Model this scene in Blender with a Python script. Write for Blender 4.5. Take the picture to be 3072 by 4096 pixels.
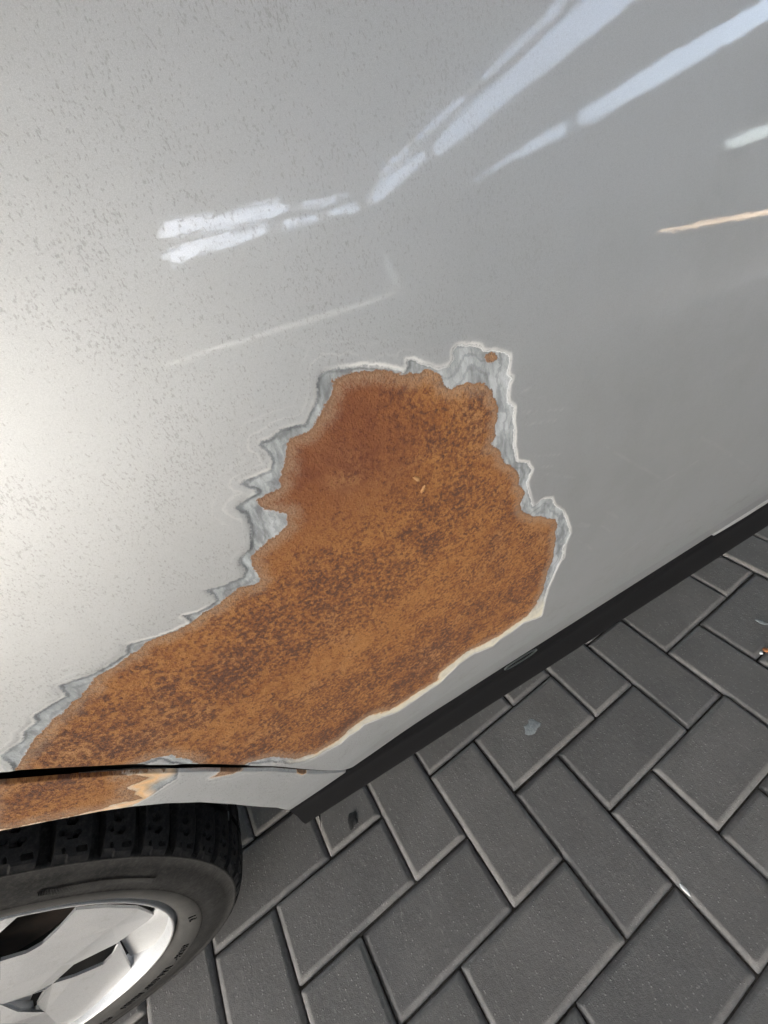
import bpy, bmesh, math, random, json
import numpy as np
from mathutils import Vector, Matrix
from mathutils.geometry import tessellate_polygon
C = bpy.context
for o in list(bpy.data.objects): bpy.data.objects.remove(o)
DATA = json.loads(r'''{"gap":[[-0.189,0.6522],[-0.1862,0.6483],[-0.1705,0.627],[-0.1525,0.5997],[-0.1322,0.5611],[-0.1072,0.505],[-0.0742,0.4079],[-0.0736,0.4006]],"rust":[[0.0181,0.7552],[0.0253,0.7551],[0.0322,0.7538],[0.0392,0.7523],[0.0442,0.7499],[0.0491,0.746],[0.0547,0.7444],[0.0607,0.744],[0.0654,0.7419],[0.0674,0.7389],[0.0692,0.7345],[0.0719,0.7316],[0.0773,0.731],[0.0807,0.7309],[0.0837,0.7286],[0.0903,0.7263],[0.093,0.7241],[0.0947,0.7183],[0.0978,0.7118],[0.0968,0.7067],[0.0945,0.7019],[0.0947,0.6948],[0.0919,0.6924],[0.0955,0.687],[0.0978,0.6807],[0.1004,0.6748],[0.1051,0.6704],[0.1101,0.6636],[0.1095,0.655],[0.1126,0.6486],[0.1151,0.644],[0.1115,0.6378],[0.1133,0.6298],[0.121,0.6215],[0.1317,0.6131],[0.1431,0.6041],[0.1469,0.5956],[0.1453,0.5882],[0.1485,0.5727],[0.1498,0.5572],[0.1477,0.5767],[0.1485,0.5564],[0.1449,0.5407],[0.1436,0.5147],[0.1382,0.4972],[0.1291,0.4858],[0.1138,0.4841],[0.1012,0.4798],[0.0835,0.4832],[0.0664,0.4867],[0.0494,0.4838],[0.0347,0.4784],[0.0313,0.4678],[0.0186,0.4682],[0.0079,0.4691],[-0.0049,0.469],[-0.0173,0.4712],[-0.0291,0.4832],[-0.0402,0.4871],[-0.0504,0.4853],[-0.061,0.4822],[-0.0705,0.4825],[-0.081,0.4852],[-0.0895,0.4924],[-0.0957,0.4976],[-0.0994,0.5106],[-0.1041,0.5216],[-0.1106,0.5292],[-0.116,0.5346],[-0.1188,0.536],[-0.1285,0.5355],[-0.1392,0.5592],[-0.1354,0.5707],[-0.136,0.5794],[-0.1385,0.5911],[-0.143,0.5967],[-0.1493,0.6002],[-0.153,0.6023],[-0.1592,0.5918],[-0.1874,0.637],[-0.1823,0.6444],[-0.1809,0.6463],[-0.1764,0.6499],[-0.1714,0.6528],[-0.1665,0.6556],[-0.1607,0.6597],[-0.1548,0.6612],[-0.1474,0.6633],[-0.142,0.6655],[-0.1351,0.6683],[-0.1305,0.6723],[-0.1231,0.6727],[-0.1163,0.6737],[-0.1087,0.6741],[-0.1031,0.6765],[-0.0931,0.675],[-0.0835,0.6742],[-0.0766,0.6767],[-0.0687,0.6766],[-0.0643,0.6785],[-0.0576,0.6804],[-0.0508,0.6771],[-0.0469,0.6778],[-0.0465,0.6843],[-0.047,0.6896],[-0.0444,0.6941],[-0.0388,0.6966],[-0.0313,0.6979],[-0.0243,0.701],[-0.0212,0.7057],[-0.0281,0.7109],[-0.0318,0.715],[-0.0308,0.7196],[-0.0243,0.7199],[-0.0198,0.7201],[-0.0177,0.7239],[-0.0134,0.729],[-0.0106,0.7346],[-0.0071,0.7391],[0.001,0.7394],[0.0081,0.7428],[0.0125,0.7472],[0.0172,0.7515]],"paint":[[0.0113,0.7557],[0.0131,0.7583],[0.0162,0.7596],[0.0219,0.7583],[0.0311,0.7563],[0.0387,0.7538],[0.0462,0.7501],[0.0503,0.7469],[0.0526,0.7482],[0.0515,0.7516],[0.0552,0.7507],[0.0611,0.7461],[0.0666,0.7428],[0.0716,0.7415],[0.0752,0.7438],[0.075,0.7478],[0.0783,0.7488],[0.0855,0.7473],[0.0904,0.7443],[0.0917,0.7417],[0.0966,0.7405],[0.102,0.7377],[0.1063,0.7348],[0.1054,0.7304],[0.1038,0.726],[0.1066,0.723],[0.1039,0.7199],[0.1033,0.7117],[0.1069,0.7075],[0.1059,0.7005],[0.1069,0.693],[0.106,0.6834],[0.108,0.6731],[0.1158,0.6679],[0.1189,0.6605],[0.1155,0.6533],[0.1182,0.6423],[0.1221,0.6299],[0.1299,0.6323],[0.1368,0.6284],[0.1413,0.6186],[0.1493,0.6101],[0.1567,0.5915],[0.162,0.5771],[0.1582,0.5659],[0.1594,0.5477],[0.1566,0.5707],[0.1578,0.5496],[0.1531,0.5343],[0.1487,0.514],[0.147,0.4892],[0.1472,0.4685],[0.1247,0.4775],[0.1146,0.4725],[0.099,0.4733],[0.0914,0.4677],[0.0711,0.4768],[0.0537,0.4738],[0.0435,0.4669],[0.0331,0.46],[0.0183,0.4595],[0.0176,0.4597],[0.0065,0.4587],[-0.011,0.4582],[-0.0223,0.4668],[-0.0316,0.4724],[-0.0405,0.4778],[-0.0462,0.4751],[-0.0545,0.4776],[-0.0635,0.4737],[-0.0754,0.479],[-0.0858,0.4819],[-0.0943,0.4893],[-0.1003,0.497],[-0.1038,0.51],[-0.1077,0.517],[-0.1168,0.5328],[-0.1182,0.5319],[-0.1302,0.5318],[-0.1434,0.5614],[-0.14,0.5775],[-0.143,0.5899],[-0.1439,0.5951],[-0.15,0.5975],[-0.1608,0.5892],[-0.1887,0.6392],[-0.1822,0.6458],[-0.18,0.6517],[-0.1787,0.6587],[-0.1681,0.6603],[-0.1655,0.6639],[-0.1593,0.6659],[-0.1575,0.6692],[-0.1496,0.6703],[-0.1433,0.6702],[-0.1417,0.6777],[-0.1289,0.6747],[-0.1216,0.6751],[-0.1128,0.6761],[-0.1109,0.6809],[-0.0988,0.6764],[-0.0909,0.675],[-0.0839,0.6745],[-0.0846,0.6806],[-0.0779,0.6786],[-0.0734,0.6786],[-0.069,0.6795],[-0.0686,0.6836],[-0.0706,0.6885],[-0.0609,0.6855],[-0.0529,0.6855],[-0.0503,0.6886],[-0.0515,0.6934],[-0.0493,0.6958],[-0.0437,0.6982],[-0.0408,0.7023],[-0.0386,0.7095],[-0.0379,0.7157],[-0.0407,0.7211],[-0.0351,0.7219],[-0.0284,0.7227],[-0.0303,0.7255],[-0.0338,0.7302],[-0.0272,0.7299],[-0.0195,0.7296],[-0.0174,0.7332],[-0.0184,0.7381],[-0.02,0.7426],[-0.0145,0.7423],[-0.0097,0.744],[-0.0046,0.7439],[0.0011,0.7425],[0.006,0.7468],[0.0095,0.7505]],"spot":[[0.0993,0.736],[0.099,0.7353],[0.0981,0.735],[0.0969,0.735],[0.0954,0.7353],[0.0941,0.736],[0.093,0.7368],[0.0923,0.7377],[0.0921,0.7385],[0.0925,0.7391],[0.0933,0.7395],[0.0945,0.7395],[0.0959,0.7392],[0.0973,0.7386],[0.0984,0.7377],[0.0991,0.7368]],"lip":[[-0.2136,0.6169],[-0.2112,0.6142],[-0.2028,0.6048],[-0.1937,0.5945],[-0.184,0.583],[-0.1743,0.5688],[-0.1647,0.551],[-0.1552,0.5281],[-0.1464,0.4969],[-0.1341,0.4426],[-0.1323,0.4145]],"qrust":[[-0.182,0.6614],[-0.1437,0.587],[-0.1481,0.5809],[-0.1554,0.5928],[-0.1601,0.6015],[-0.157,0.5932],[-0.1549,0.5858],[-0.1544,0.5833],[-0.1589,0.5868],[-0.1634,0.5887],[-0.1658,0.5893],[-0.1654,0.5838],[-0.1642,0.5811],[-0.1671,0.5794],[-0.1672,0.5711],[-0.1728,0.5777],[-0.1774,0.5821],[-0.1827,0.5851],[-0.1929,0.5957],[-0.2015,0.6066],[-0.21,0.6158],[-0.2135,0.6189]],"qpaint":[[-0.1817,0.6627],[-0.1394,0.5786],[-0.1446,0.5737],[-0.1485,0.5692],[-0.1546,0.5692],[-0.1618,0.5687],[-0.1666,0.5688],[-0.1732,0.5707],[-0.1835,0.5781],[-0.195,0.5926],[-0.204,0.6031],[-0.2124,0.6126],[-0.2161,0.6164]],"qspot1":[[-0.137,0.5464],[-0.1306,0.5457],[-0.1187,0.5309],[-0.1118,0.5148],[-0.1216,0.5297],[-0.1285,0.5355]],"qspot2":[[-0.0984,0.4853],[-0.101,0.4754],[-0.0998,0.4674],[-0.0972,0.4659],[-0.0946,0.4733]],"cap":[[-0.1323,0.4145],[-0.0741,0.398]],"rim":{"a1":[0.179,0.04,0.01345],"am":[0.1913,0.0139,0.01119],"a2":[0.2,-0.0275,0.009],"r1":[0.1677,0.0063,0.00918],"rj":[0.1486,-0.0101,0.00863],"r2":[0.169,-0.0235,0.00745],"re":[0.0911,-0.0082,0.00375],"l1":[0.1567,0.0293,0.01116],"l2":[0.1369,0.0229,0.00946],"l3":[0.1243,0.0254,0.00911],"l4":[0.111,0.0392,0.00996],"b1":[0.1711,-0.0289,0.00756],"b2":[0.1172,-0.0356,0.00486],"b3":[0.0783,-0.0061,0.00334],"s1":[0.1765,-0.1019,0.02],"s2":[0.1226,-0.1149,0.0215],"s3":[0.0872,-0.0938,0.02],"s4":[0.0607,-0.0993,0.017],"s5":[0.0524,-0.0803,0.013],"s6":[0.0466,-0.0463,0.009],"t1":[0.1068,-0.1315,0.01806],"t2":[0.094,-0.1359,0.01675],"t3":[0.0737,-0.1147,0.0157],"d1":[0.0735,-0.2397,0.01111],"e1":[0.1242,-0.1154,0.02022],"g1":[0.0564,-0.1794,0.01177],"g2":[0.0645,-0.2381,0.01036],"g3":[0.0232,-0.1427,0.01012],"g4":[0.0433,-0.1918,0.01014],"g5":[0.0549,-0.0966,0.01466],"h1":[0.0044,-0.1897,0.0065],"h2":[0.0377,-0.2545,0.0065],"h3":[0.0158,-0.1021,0.0065],"h4":[-0.0073,-0.2789,0.0065],"h5":[0.0368,-0.084,0.0065],"h6":[0.0181,-0.0848,0.0065],"k1":[0.0434,-0.0933,0.017],"k2":[0.0279,-0.1099,0.018],"k3":[0.0227,-0.1212,0.014],"k4":[0.0342,-0.1136,0.01218]},"g":{"splat":[0.2023,-0.0243],"fleck":[0.2353,-0.2868],"gum":[-0.1466,0.0073],"pale2":[0.6978,-0.098],"stone":[0.6361,-0.1338],"crumb":[0.6487,-0.1349]},"plug":[[0.1109,-0.068,0.385],[0.1535,-0.068,0.3844]],"cam":[-0.02236400364850234,-0.2383233270894707,0.8214954818301947],"R":[[0.8773104950546505,-0.43688457136003234,-0.19864079785844158],[-0.43023552796493714,-0.5325465234320547,-0.7288975173884387],[0.21265861313797357,0.7249317703667714,-0.655171918330409]],"v":[0.9948865641476763,0.10099863602263073],"slots":[[[0.155,-4.964],[0.062,-5.456],[0.282,-5.612],[0.56,-5.533],[0.553,-5.685],[0.897,-5.77],[1.333,-5.955],[1.678,-5.702],[1.441,-5.265],[1.163,-5.274],[0.629,-5.158],[0.249,-4.972]],[[1.795,-5.651],[1.866,-5.872],[2.176,-5.934],[2.61,-5.955],[2.505,-5.778]],[[0.029,-5.996],[0.114,-6.688],[0.418,-6.505],[1.01,-6.561],[1.454,-6.364],[1.376,-6.074],[0.899,-5.896],[0.547,-5.806],[0.199,-5.882]],[[1.605,-6.214],[1.678,-6.582],[2.231,-6.57],[2.143,-6.168]],[[2.326,-6.199],[2.424,-6.597],[2.945,-6.666],[2.808,-6.326]],[[2.933,-6.125],[3.17,-6.661],[3.296,-6.399],[3.467,-5.409],[3.254,-5.054],[2.931,-5.554]],[[3.364,-4.978],[3.613,-5.41],[3.883,-4.813],[4.089,-4.13],[4.198,-3.867],[4.483,-3.142],[4.55,-2.952],[3.829,-2.826],[3.766,-3.001],[3.601,-3.637],[3.369,-4.58]],[[2.784,-5.169],[2.909,-5.497],[3.107,-5.054],[2.93,-4.814]],[[2.943,-4.583],[3.189,-3.944],[3.312,-4.092],[3.11,-4.812]],[[3.237,-3.745],[3.431,-3.186],[3.535,-3.273],[3.351,-3.835]],[[3.428,-3.138],[3.518,-3.213],[3.573,-3.201],[3.597,-2.968],[3.464,-2.932]],[[5.022,-7.056],[6.316,-5.963],[5.829,-5.476],[5.458,-5.964]],[[5.82,-5.231],[6.559,-5.91],[7.209,-4.935],[7.675,-4.073],[7.888,-3.748],[7.017,-3.275],[6.79,-3.581],[6.239,-4.332]]],"glow":[[7.346974105123043,-5.543284802332335,0.5042323258942352],[5.778892909771839,-2.29057472374503,0.15916197081019606]],"ZK":[0.2,0.3,0.36,0.4,0.45,0.5,0.6,0.7,0.8,0.9,1.0,1.1,1.2],"YK":[-0.03,-0.05,-0.0615,-0.068,-0.0745,-0.0785,-0.0845,-0.084,-0.0705,-0.045,-0.013,0.022,0.06],"rocklow":[-0.1661,-0.034,0.2242],"pocket":0,"bl":[[-0.1323,0.4145],[-0.0736,0.4006],[0.0109,0.3792],[0.1781,0.3801],[0.3248,0.3854],[0.4067,0.3882],[0.5281,0.3906]],"scr":[[[0.1962,0.5799],[0.2042,0.5724],[0.214,0.5614]],[[0.195,0.5642],[0.2025,0.5566],[0.2095,0.5476]],[[0.1716,0.562],[0.1817,0.551],[0.1918,0.5366]],[[0.1136,0.694],[0.1248,0.6913],[0.1356,0.6877]],[[0.1122,0.7022],[0.1279,0.6968],[0.1429,0.6916]],[[0.1204,0.6702],[0.1291,0.6668],[0.1401,0.662]],[[0.126,0.6598],[0.141,0.6532]],[[0.1301,0.6524],[0.1439,0.6433],[0.1587,0.6341]],[[0.1154,0.7082],[0.1278,0.7046]],[[0.2865,0.606],[0.321,0.5803],[0.4089,0.5081]],[[0.1799,0.6485],[0.2127,0.6187],[0.254,0.5822]],[[0.2506,0.5779],[0.2794,0.5772],[0.3133,0.5793]],[[0.1662,0.5803],[0.17,0.5835],[0.1818,0.5736]],[[0.1696,0.5801],[0.1804,0.5726]],[[0.1111,0.7144],[0.1216,0.7129]],[[0.2347,0.4926],[0.2584,0.5],[0.2904,0.5019]]],"flk":[[0.04448274701616939,0.6930115910008647,0.0028,0.0016,-0.9],[0.047059749908782936,0.6851542210261611,0.0026,0.0015,0.9]]}''')
R = math.radians
random.seed(4); RNG = np.random.default_rng(4)
# ---------------------------------------------------------------- camera
cam = bpy.data.cameras.new('camera'); co = bpy.data.objects.new('camera', cam); C.scene.collection.objects.link(co)
rx, dn, fw = [Vector(v) for v in DATA['R']]
m3 = Matrix((rx, -dn, -fw)).transposed()
co.matrix_world = Matrix.Translation(Vector(DATA['cam'])) @ m3.to_4x4()
cam.sensor_fit = 'VERTICAL'; cam.sensor_height = 24; cam.lens = 24*1636.55/4096
cam.clip_start = .01; cam.clip_end = 2000
C.scene.camera = co
# ---------------------------------------------------------------- sky, sun, exposure
SUN_EL, SUN_AZ = R(34), R(-128)          # light comes from the rear left of the camera
wd = bpy.data.worlds.new('World'); C.scene.world = wd; wd.use_nodes = True
nt = wd.node_tree; bg = nt.nodes['Background']; sky = nt.nodes.new('ShaderNodeTexSky')
sky.sky_type = 'NISHITA'; sky.sun_disc = False; sky.sun_elevation = SUN_EL; sky.sun_rotation = R(90) - SUN_AZ
sky.dust_density = 3.0; sky.air_density = 1.0; sky.ozone_density = 1.0
hs = nt.nodes.new('ShaderNodeHueSaturation'); hs.inputs['Saturation'].default_value = .72      # thin overcast
nt.links.new(sky.outputs[0], hs.inputs['Color']); nt.links.new(hs.outputs[0], bg.inputs[0]); bg.inputs[1].default_value = .15
sl = bpy.data.lights.new('sun', 'SUN'); sl.energy = 1.5; sl.angle = R(14); sl.color = (1, .97, .93)
so = bpy.data.objects.new('sun', sl); C.scene.collection.objects.link(so)
so.rotation_euler = Vector((math.cos(SUN_AZ)*math.cos(SUN_EL), math.sin(SUN_AZ)*math.cos(SUN_EL), math.sin(SUN_EL))).to_track_quat('Z', 'Y').to_euler()
vs = C.scene.view_settings; vs.view_transform = 'Standard'; vs.look = 'None'; vs.exposure = 3.12; vs.gamma = 1
# ---------------------------------------------------------------- material helpers
class NT:
    def __init__(s, name):
        s.m = bpy.data.materials.new(name); s.m.use_nodes = True; s.t = s.m.node_tree
        s.b = s.t.nodes['Principled BSDF']; s.tc = s.t.nodes.new('ShaderNodeTexCoord').outputs['Object']
    def n(s, k, **kw):
        o = s.t.nodes.new(k)
        for a, v in kw.items(): setattr(o, a, v)
        return o
    def put(s, sock, v):
        if isinstance(v, bpy.types.NodeSocket): s.t.links.new(v, sock)
        elif isinstance(v, (tuple, list)) and len(v) == 3 and len(getattr(sock, 'default_value', ())) == 4: sock.default_value = (*v, 1)
        else: sock.default_value = v
    def set(s, **kw):
        for k, v in kw.items(): s.put(s.b.inputs[k.replace('_', ' ')], v)
    def math(s, op, a, b=0., c=0., clamp=False):
        o = s.n('ShaderNodeMath', operation=op, use_clamp=clamp)
        s.put(o.inputs[0], a); s.put(o.inputs[1], b); s.put(o.inputs[2], c); return o.outputs[0]
    def vmul(s, v, t):
        o = s.n('ShaderNodeVectorMath', operation='MULTIPLY'); s.put(o.inputs[0], v); o.inputs[1].default_value = t; return o.outputs[0]
    def noise(s, scale, detail=4, rough=.6, vec=None, dist=0.):
        o = s.n('ShaderNodeTexNoise'); s.put(o.inputs['Vector'], vec if vec is not None else s.tc)
        o.inputs['Scale'].default_value = scale; o.inputs['Detail'].default_value = detail; o.inputs['Roughness'].default_value = rough
        o.inputs['Distortion'].default_value = dist; return o.outputs['Fac']
    def vor(s, scale, vec=None, feature='F1'):
        o = s.n('ShaderNodeTexVoronoi', feature=feature); s.put(o.inputs['Vector'], vec if vec is not None else s.tc); o.inputs['Scale'].default_value = scale
        return o.outputs['Distance']
    def attr(s, name): return s.n('ShaderNodeAttribute', attribute_name=name).outputs['Fac']
    def step(s, v, a, b):      # smooth 0..1 as v goes a..b
        o = s.n('ShaderNodeMapRange', interpolation_type='SMOOTHSTEP'); s.put(o.inputs['Value'], v)
        lo, hi, x, y = (a, b, 0., 1.) if a < b else (b, a, 1., 0.)
        o.inputs['From Min'].default_value = lo; o.inputs['From Max'].default_value = hi
        o.inputs['To Min'].default_value = x; o.inputs['To Max'].default_value = y; return o.outputs['Result']
    def band(s, v, c, w): return s.math('SUBTRACT', 1., s.step(s.math('ABSOLUTE', s.math('SUBTRACT', v, c)), 0., w))
    def mix(s, f, a, b, mode='MIX'):
        o = s.n('ShaderNodeMix', data_type='RGBA', blend_type=mode); s.put(o.inputs[0], f); s.put(o.inputs[6], a); s.put(o.inputs[7], b); return o.outputs[2]
    def fmix(s, f, a, b):
        o = s.n('ShaderNodeMix'); s.put(o.inputs[0], f); s.put(o.inputs[2], a); s.put(o.inputs[3], b); return o.outputs[0]
    def bump(s, h, strength, dist, normal=None):
        o = s.n('ShaderNodeBump'); s.put(o.inputs['Height'], h); o.inputs['Strength'].default_value = strength; o.inputs['Distance'].default_value = dist
        if normal is not None: s.put(o.inputs['Normal'], normal)
        return o.outputs[0]
# ---- the car body: silver paint, feathered edge, primer, bare steel and rust, all steered by distance attributes in millimetres
def body_material():
    k = NT('weathered_silver_body')
    xyz = k.n('ShaderNodeSeparateXYZ'); k.put(xyz.inputs[0], k.tc); X, Y, Zc = xyz.outputs
    P0 = k.vmul(k.tc, (1, .25, 1))
    wob = k.math('SUBTRACT', k.noise(140, 5, .65, P0), .5)
    wob2 = k.math('SUBTRACT', k.noise(900, 3, .6, P0), .5)
    din0 = k.attr('din'); dout0 = k.attr('dout')
    slow = k.math('MULTIPLY', k.math('SUBTRACT', k.noise(75, 3, .6, P0), .5), 3.6)
    din0 = k.math('ADD', din0, slow); dout0 = k.math('ADD', dout0, k.math('MULTIPLY', slow, .6))
    din = k.math('ADD', din0, k.math('ADD', k.math('MULTIPLY', wob, 5.), k.math('MULTIPLY', wob2, 2.2)))
    dout = k.math('ADD', dout0, k.math('ADD', k.math('MULTIPLY', wob, 3.2), k.math('MULTIPLY', wob2, 1.6)))
    # rust
    big = k.noise(14, 4, .6, P0, .4); med = k.noise(95, 5, .7, P0, .3); fin = k.noise(900, 4, .75, P0)
    spots = k.noise(430, 4, .65, P0, .2); clump = k.noise(70, 5, .7, P0, .3); broad = k.noise(24, 5, .65, P0, .3)
    rust = k.mix(k.step(k.math('ADD', med, k.math('MULTIPLY', big, .4)), .52, .86), (.245, .092, .025), (.36, .160, .048))
    rust = k.mix(k.math('MULTIPLY', k.step(fin, .42, .68), .45), rust, (.50, .255, .095))
    # dark grains gather in the middle and along the lower left
    rust = k.mix(k.math('MULTIPLY', k.step(k.noise(17, 5, .65, P0, .5), .50, .68), .55), rust, (.43, .235, .105))
    zc = k.math('SUBTRACT', 1., k.step(k.math('ABSOLUTE', k.math('SUBTRACT', Zc, .640)), .012, .06))
    zone = k.math('MAXIMUM', k.math('MULTIPLY', zc, .75), k.math('MULTIPLY', k.step(Zc, .61, .54), 1.))
    zone = k.math('MAXIMUM', zone, k.math('MULTIPLY', k.step(X, .03, .07), .55))
    key = k.math('ADD', k.math('ADD', spots, k.math('MULTIPLY', clump, .50)), k.math('ADD', k.math('MULTIPLY', broad, .38), k.math('MULTIPLY', zone, .135)))
    dk = k.step(key, 1.07, 1.18)
    rust = k.mix(k.math('MULTIPLY', k.step(key, .95, 1.08), .75), rust, (.165, .062, .025))
    rust = k.mix(k.math('MULTIPLY', dk, .82), rust, (.085, .038, .028))
    rr = k.math('MULTIPLY', k.step(k.math('ADD', Zc, k.math('MULTIPLY', k.math('SUBTRACT', med, .5), .05)), .665, .725), k.step(k.math('ADD', X, k.math('MULTIPLY', k.math('SUBTRACT', big, .5), .06)), .065, .025))
    rust = k.mix(k.math('MULTIPLY', rr, k.fmix(k.step(med, .3, .7), .5, .9)), rust, (.145, .040, .018))
    halo = k.step(k.math('ADD', din, k.math('MULTIPLY', k.math('SUBTRACT', med, .5), 9.)), -9., -1.)
    rust = k.mix(k.math('MULTIPLY', halo, k.fmix(k.step(fin, .35, .65), .35, .8)), rust, (.37, .25, .165))
    rust = k.mix(k.math('MULTIPLY', k.band(din, -.5, 1.1), k.math('MULTIPLY', k.step(fin, .4, .65), .6)), rust, (.12, .055, .025))
    # zinc and primer band
    ring = k.math('SINE', k.math('ADD', k.math('MULTIPLY', dout, 1.15), k.math('MULTIPLY', k.noise(55, 4, .6, P0), 16.)))
    streak = k.noise(190, 4, .6, k.vmul(k.tc, (1, .3, .35)))
    zinc = k.mix(k.step(streak, .3, .7), (.24, .262, .275), (.44, .475, .50))
    zinc = k.mix(k.math('MULTIPLY', k.step(k.math('ADD', streak, k.math('MULTIPLY', clump, .6)), .80, 1.08), .45), zinc, (.56, .60, .63))
    zinc = k.mix(k.math('MULTIPLY', k.step(k.math('SUBTRACT', clump, streak), .0, .22), .4), zinc, (.15, .162, .178))
    zinc = k.mix(k.math('MULTIPLY', k.step(ring, .2, 1.), .34), zinc, (.10, .11, .125))
    cream_w = k.math('MULTIPLY', k.step(k.math('ADD', Zc, k.math('MULTIPLY', wob, .02)), .515, .475), 1.)
    zinc = k.mix(k.math('MULTIPLY', cream_w, k.fmix(k.step(med, .3, .62), .65, 1.)), zinc, k.mix(k.step(k.math('ADD', din, k.math('MULTIPLY', wob, 6.)), -.5, 3.), (.56, .33, .13), (.66, .63, .52)))
    qcream = k.attr('orange')
    zinc = k.mix(qcream, zinc, k.mix(k.step(streak, .35, .7), (.78, .50, .25), (.80, .62, .44)))
    notcream = k.math('SUBTRACT', 1., k.math('MAXIMUM', cream_w, qcream))
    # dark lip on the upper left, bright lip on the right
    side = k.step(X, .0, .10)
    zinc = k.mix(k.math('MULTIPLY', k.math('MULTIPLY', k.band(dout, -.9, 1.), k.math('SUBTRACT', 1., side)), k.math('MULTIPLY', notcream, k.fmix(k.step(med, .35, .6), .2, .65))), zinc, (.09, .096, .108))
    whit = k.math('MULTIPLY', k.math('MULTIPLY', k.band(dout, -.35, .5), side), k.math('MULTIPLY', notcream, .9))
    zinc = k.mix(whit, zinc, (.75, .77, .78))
    isr = k.step(din, .35, -.35)
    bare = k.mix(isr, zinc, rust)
    # paint
    painted = k.step(k.math('ADD', dout, k.math('MULTIPLY', k.math('SUBTRACT', fin, .5), 1.6)), -.30, .30)
    flake = k.vor(3400, k.tc)
    pcol = k.mix(k.step(flake, .1, .6), (.66, .68, .695), (.59, .61, .625))
    # pale feathered contour lines where the clear coat ends
    fe = k.math('ADD', dout0, k.math('MULTIPLY', k.math('SUBTRACT', k.noise(38, 4, .62, P0), .5), 16.))
    fl = k.math('MULTIPLY', k.math('MAXIMUM', k.band(fe, 3.6, .9), k.math('MULTIPLY', k.band(fe, 8.2, .9), .5)), k.math('SUBTRACT', 1., k.math('MULTIPLY', k.step(X, .0, .10), .75)))
    fl = k.math('MULTIPLY', fl, k.math('MULTIPLY', k.step(k.noise(24, 3, .6, P0), .42, .62), .36))
    edge = k.math('MULTIPLY', k.band(dout, .8, 1.3), k.fmix(k.step(k.noise(32, 3, .6, P0), .42, .6), .15, .8))
    fl = k.math('MAXIMUM', fl, edge)
    # dried dirt: dark pits, mostly on the upper rear of the door
    pit = k.noise(850, 3, .55, k.vmul(k.tc, (1, .4, .62)))
    lefty = k.step(k.math('ADD', X, k.math('MULTIPLY', Zc, -.2)), .03, -.16)
    clus = k.noise(26, 3, .6, P0)
    spk0 = k.math('MULTIPLY', k.step(k.math('ADD', k.noise(1500, 2, .5, k.vmul(k.tc, (1, .4, .5))), k.math('MULTIPLY', clus, .3)), .74, .86), k.fmix(lefty, .06, .52))
    spk = k.math('MULTIPLY', k.step(k.math('ADD', pit, k.math('MULTIPLY', clus, .26)), .745, .83), k.fmix(lefty, .05, .42))
    spk = k.math('MAXIMUM', spk, spk0)
    grime = k.math('MULTIPLY', k.step(k.noise(9, 5, .7, P0), .4, .75), .16)
    pcol = k.mix(grime, pcol, (.34, .35, .33))
    low = k.math('MULTIPLY', k.step(k.noise(70, 4, .7, k.vmul(k.tc, (.6, .3, 1))), .5, .8), k.math('MULTIPLY', k.step(Zc, .56, .44), .3))
    pcol = k.mix(low, pcol, (.40, .39, .36))
    pcol = k.mix(k.math('MULTIPLY', spk, .7), pcol, (.13, .125, .13))
    sc = k.math('MULTIPLY', k.math('POWER', k.attr('scratch'), 1.6), k.step(k.noise(60, 2, .5, P0), .35, .55))
    fl = k.math('MAXIMUM', fl, k.math('MULTIPLY', sc, .45))
    pcol = k.mix(k.math('MULTIPLY', fl, .8), pcol, (.80, .80, .79))
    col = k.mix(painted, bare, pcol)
    met = k.math('MULTIPLY', painted, k.math('SUBTRACT', .93, k.math('MAXIMUM', k.math('MULTIPLY', fl, .8), k.math('MULTIPLY', spk, .7))))
    rough = k.fmix(painted, k.fmix(isr, .5, .86), k.math('ADD', .58, k.math('MULTIPLY', flake, .14)))
    k.set(Base_Color=col, Metallic=met, Roughness=rough)
    k.set(Coat_Weight=k.math('MULTIPLY', painted, k.math('SUBTRACT', 1., k.math('MULTIPLY', spk, .8))), Coat_Roughness=.006, Coat_IOR=1.6)
    # relief
    peel = k.math('ADD', k.math('ADD', k.noise(150, 2, .5), k.math('MULTIPLY', k.noise(560, 2, .5), .42)), k.math('MULTIPLY', k.noise(1500, 2, .5, k.vmul(k.tc, (1, 1, .5))), k.fmix(lefty, .05, .16)))
    n1 = k.bump(k.math('MULTIPLY', peel, painted), .16, .00016)
    rh = k.math('ADD', k.math('MULTIPLY', fin, 1.), k.math('ADD', k.math('MULTIPLY', spots, .9), k.math('MULTIPLY', med, .5)))
    rh = k.math('MULTIPLY', rh, k.math('SUBTRACT', 1., painted))
    rh = k.math('MULTIPLY', rh, k.fmix(isr, .25, 1.))
    n2 = k.bump(rh, .9, .0009, n1)
    n3 = k.bump(k.math('ADD', k.math('MULTIPLY', painted, 1.), k.math('ADD', k.math('MULTIPLY', isr, -.6), k.math('MULTIPLY', spk, -.1))), .8, .00035, n2)
    k.set(Normal=n3)
    # clear coat follows only the gentle relief
    cn = k.bump(k.math('MULTIPLY', spk, -1.), .3, .0001, n1); k.put(k.b.inputs['Coat Normal'], cn)
    return k.m
def simple(name, col, rough=.5, metal=0., bscale=0, bstr=.3, bdist=.0005, var=None, vscale=20, coat=0.):
    k = NT(name); c = col
    if var: c = k.mix(k.step(k.noise(vscale, 5, .65), .3, .7), col, var)
    k.set(Base_Color=c, Roughness=rough, Metallic=metal, Coat_Weight=coat)
    if bscale: k.set(Normal=k.bump(k.noise(bscale, 4, .6), bstr, bdist))
    return k.m
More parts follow.
